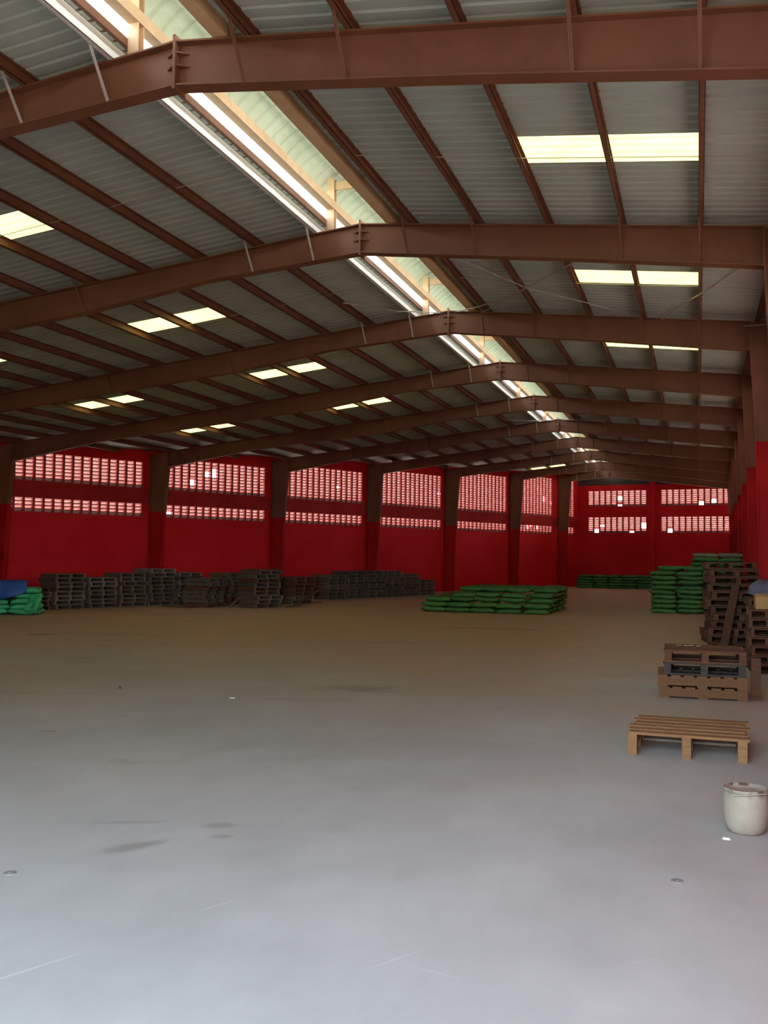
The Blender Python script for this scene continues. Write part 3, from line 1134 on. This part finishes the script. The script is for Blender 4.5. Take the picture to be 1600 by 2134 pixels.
# far low wall of sacks under the gable
lab, grp = 'dark green sack in the low row under the far gable wall', 'sacks in the far low row'
for k in range(5):
    for i in range(5):
        sack(-1.25 + i * .83 + (.05 if k % 2 else 0), 48.6 - i * .05, k * SH * 1.04, 0, 'sack_green',
             'dark green sack, %s layer, %s from left, front row under the far gable' % (NTH[k], NTH[i]), grp)
        if k < 4:
            sack(-1.45 + i * .83 + (.05 if k % 2 else 0), 49.13 - i * .05, k * SH * 1.04, 0, 'sack_green',
                 'dark green sack, %s layer, %s from left, rear row under the far gable' % (NTH[k], NTH[i]), grp)

# bright pile with the blue sheet at the left edge
lab, grp = 'bright green plastic sack in the small blue-draped pile at the left edge', 'sacks in the blue-draped pile'
rl = .55
ex, ey = Vector((math.cos(rl), math.sin(rl))), Vector((-math.sin(rl), math.cos(rl)))
for k in range(6):
    for i in range(3):
        for j in range(2):
            if j == 1 and 0 < i < 2 and k < 5:
                continue
            sh = [0, .03, -.02, .06, .0, .12][k]
            if k == 5 and i == 2:
                continue
            p = Vector((-14.95, 14.05)) + ex * (i * .82 + sh) + ey * (j * .52)
            sack(p.x, p.y, k * SH * 1.02, rl + (.15 if k % 2 else -.05), 'sack_bright',
                 'bright green sack, %s layer, %s from left, %s row of the blue-draped pile' % (NTH[k], NTH[i], ('front', 'rear')[j]), grp)
sack(-13.05, 14.72, 0.0, rl + 1.2, 'sack_bright', 'bright green sack slumped upright on the floor at the right end of the blue-draped pile', None, .7, (.0, -.9))
bpy.context.scene.collection.objects[-1].location.z = .30

# blue sheet draped over that pile
b_ = MB()
nu, nv = 16, 14
for i in range(nu + 1):
    for j in range(nv + 1):
        s_ = -.9 + 2.62 * i / nu
        q = j / nv
        wav = .03 * math.sin(7 * s_ + 2) + .02 * math.sin(15 * s_ + 5 * q)
        if q < .5:                                   # on top
            d_, z_ = .45 - q * 1.5, .965 + .02 * math.sin(6 * s_ + 7 * q)
        else:                                        # hanging down the front
            qq = (q - .5) * 2
            d_, z_ = -.30 - .05 * qq - .10 * math.sin(qq * 1.5) + wav * qq, .955 - qq * min(.85, .98 - .42 * max(0, s_) + .05 * math.sin(5 * s_))
        p = Vector((-14.95, 14.05)) + ex * s_ + ey * d_
        b_.v.append((p.x, p.y, z_))
b_.f = [(i * (nv + 1) + j, (i + 1) * (nv + 1) + j, (i + 1) * (nv + 1) + j + 1, i * (nv + 1) + j + 1) for i in range(nu) for j in range(nv)]
b_.mi = [0] * len(b_.f)
o = b_.build('plastic_sheet', 'tarp_blue', None, True)
md = o.modifiers.new('thickness', 'SOLIDIFY')
md.thickness = .006
tag(o, 'blue plastic sheet draped over the bright green sacks at the left edge', 'plastic sheet')

# crumpled grey-blue sheet beside the cardboard box
b_ = MB()
nu, nv = 14, 10
rnd = random.Random(5)
for i in range(nu + 1):
    for j in range(nv + 1):
        x, y = -.42 + .84 * i / nu, -.3 + .6 * j / nv
        e = max(0, 1 - (x / .42) ** 2) * max(0, 1 - (y / .3) ** 2)
        b_.v.append((x + rnd.uniform(-.02, .02), y + rnd.uniform(-.015, .015), .02 + .26 * e ** .5 + rnd.uniform(0, .035)))
b_.f = [(i * (nv + 1) + j, (i + 1) * (nv + 1) + j, (i + 1) * (nv + 1) + j + 1, i * (nv + 1) + j + 1) for i in range(nu) for j in range(nv)]
b_.mi = [0] * len(b_.f)
o = b_.build('plastic_bundle', 'sheet_bluegrey', None, True)
o.location = (6.06, 9.75, 1.165)
o.scale = (.68, 1, 1)
tag(o, 'crumpled blue-grey plastic bundle on a pallet stack behind the cardboard box', 'plastic bundle')
stack(6.02, 9.75, 8, .0, 'brown pallet, # from floor in the stack under the blue-grey plastic bundle', 'pallets under the plastic bundle', ('wood_brown',), .015, .145, .52)

# ------------------------------------------------------------------ buckets
def bucket(label, loc, matn, rz=0, sc=1.0):
    bk = thing('bucket', label, 'bucket', loc, rz)
    b2 = MB()
    b2.lathe([(.100, 0), (.118, .012), (.136, .06), (.146, .13), (.147, .20), (.140, .255), (.134, .275)], 40)
    b2.build('bucket_body', matn, bk, True)
    b2 = MB()
    b2.lathe([(.134, .272), (.141, .276), (.141, .292), (.132, .297), (.128, .284), (.05, .279), (.001, .279)], 40, cap=False)
    b2.build('lid', matn, bk, True)
    b2 = MB()
    pts = [(.146 * math.cos(a), .10 * math.sin(a) - .05, .262 - .02 * math.sin(a)) for a in [math.pi * (1 + k / 10) for k in range(11)]]
    b2.tube(pts, .004, 6)
    b2.build('wire_handle', 'rod_steel', bk)
    bk.scale = (sc, sc, sc)
    return bk


bucket('white grime-stained paint bucket standing on the floor near the right edge', (5.25, -1.37, 0), 'bucket_white', .6)
bucket('grey bucket behind the white one, cut off by the picture edge', (5.60, -1.22, 0), 'bucket_grey', 1.4, .95)

# ------------------------------------------------------------------ litter
def bit(name, label, cat, loc, size, matn, seed):
    rnd = random.Random(seed)
    b2 = MB()
    n2 = 7
    pts = [(math.cos(2 * math.pi * k / n2) * rnd.uniform(.6, 1), math.sin(2 * math.pi * k / n2) * rnd.uniform(.5, 1)) for k in range(n2)]
    sx2, sy2, h = size
    vs2 = [(x * sx2, y * sy2, 0) for x, y in pts] + [(x * sx2 * .7, y * sy2 * .7, h * rnd.uniform(.6, 1)) for x, y in pts]
    b2.add(vs2, [tuple(range(n2 - 1, -1, -1)), tuple(range(n2, 2 * n2))] + [(k, (k + 1) % n2, n2 + (k + 1) % n2, n2 + k) for k in range(n2)])
    o2 = b2.build(name, matn)
    o2.location = loc
    return tag(o2, label, cat)


bit('stone_chip', 'small dark stone chip on the open floor left of centre', 'stone', (-2.44, 2.9, 0), (.035, .03, .03), 'stone_dark', 1)
bit('paper_scrap', 'tiny pale scrap on the open floor left of centre', 'paper scrap', (-.66, 2.69, 0), (.05, .02, .012), 'paper_white', 2)
bit('crushed_lid', 'crushed pale lid lying at the foot of the white bucket', 'lid', (5.12, -1.60, 0), (.045, .03, .014), 'paper_white', 3)
for nm, lc in (('left edge', (1.21, -3.72, 0)), ('right half', (4.83, -2.56, 0))):
    b2 = MB()
    b2.lathe([(.036, 0), (.036, .003), (.030, .005), (.010, .005), (.010, .007), (.001, .007)], 18, cap=False)
    o = b2.build('floor_cap', 'metal_plate')
    o.location = lc
    tag(o, 'small round metal cap set in the floor, %s of the foreground' % nm, 'floor cap')

# ------------------------------------------------------------------ sky portals in the remaining openings
zc = (ZV0 + 6.0) / 2
pc = WP(ul(32), -.25, 4.7)
portal('vent_sky_portal', pc, -DU, (0, 0, 1), 40 * LEN, 3.4)
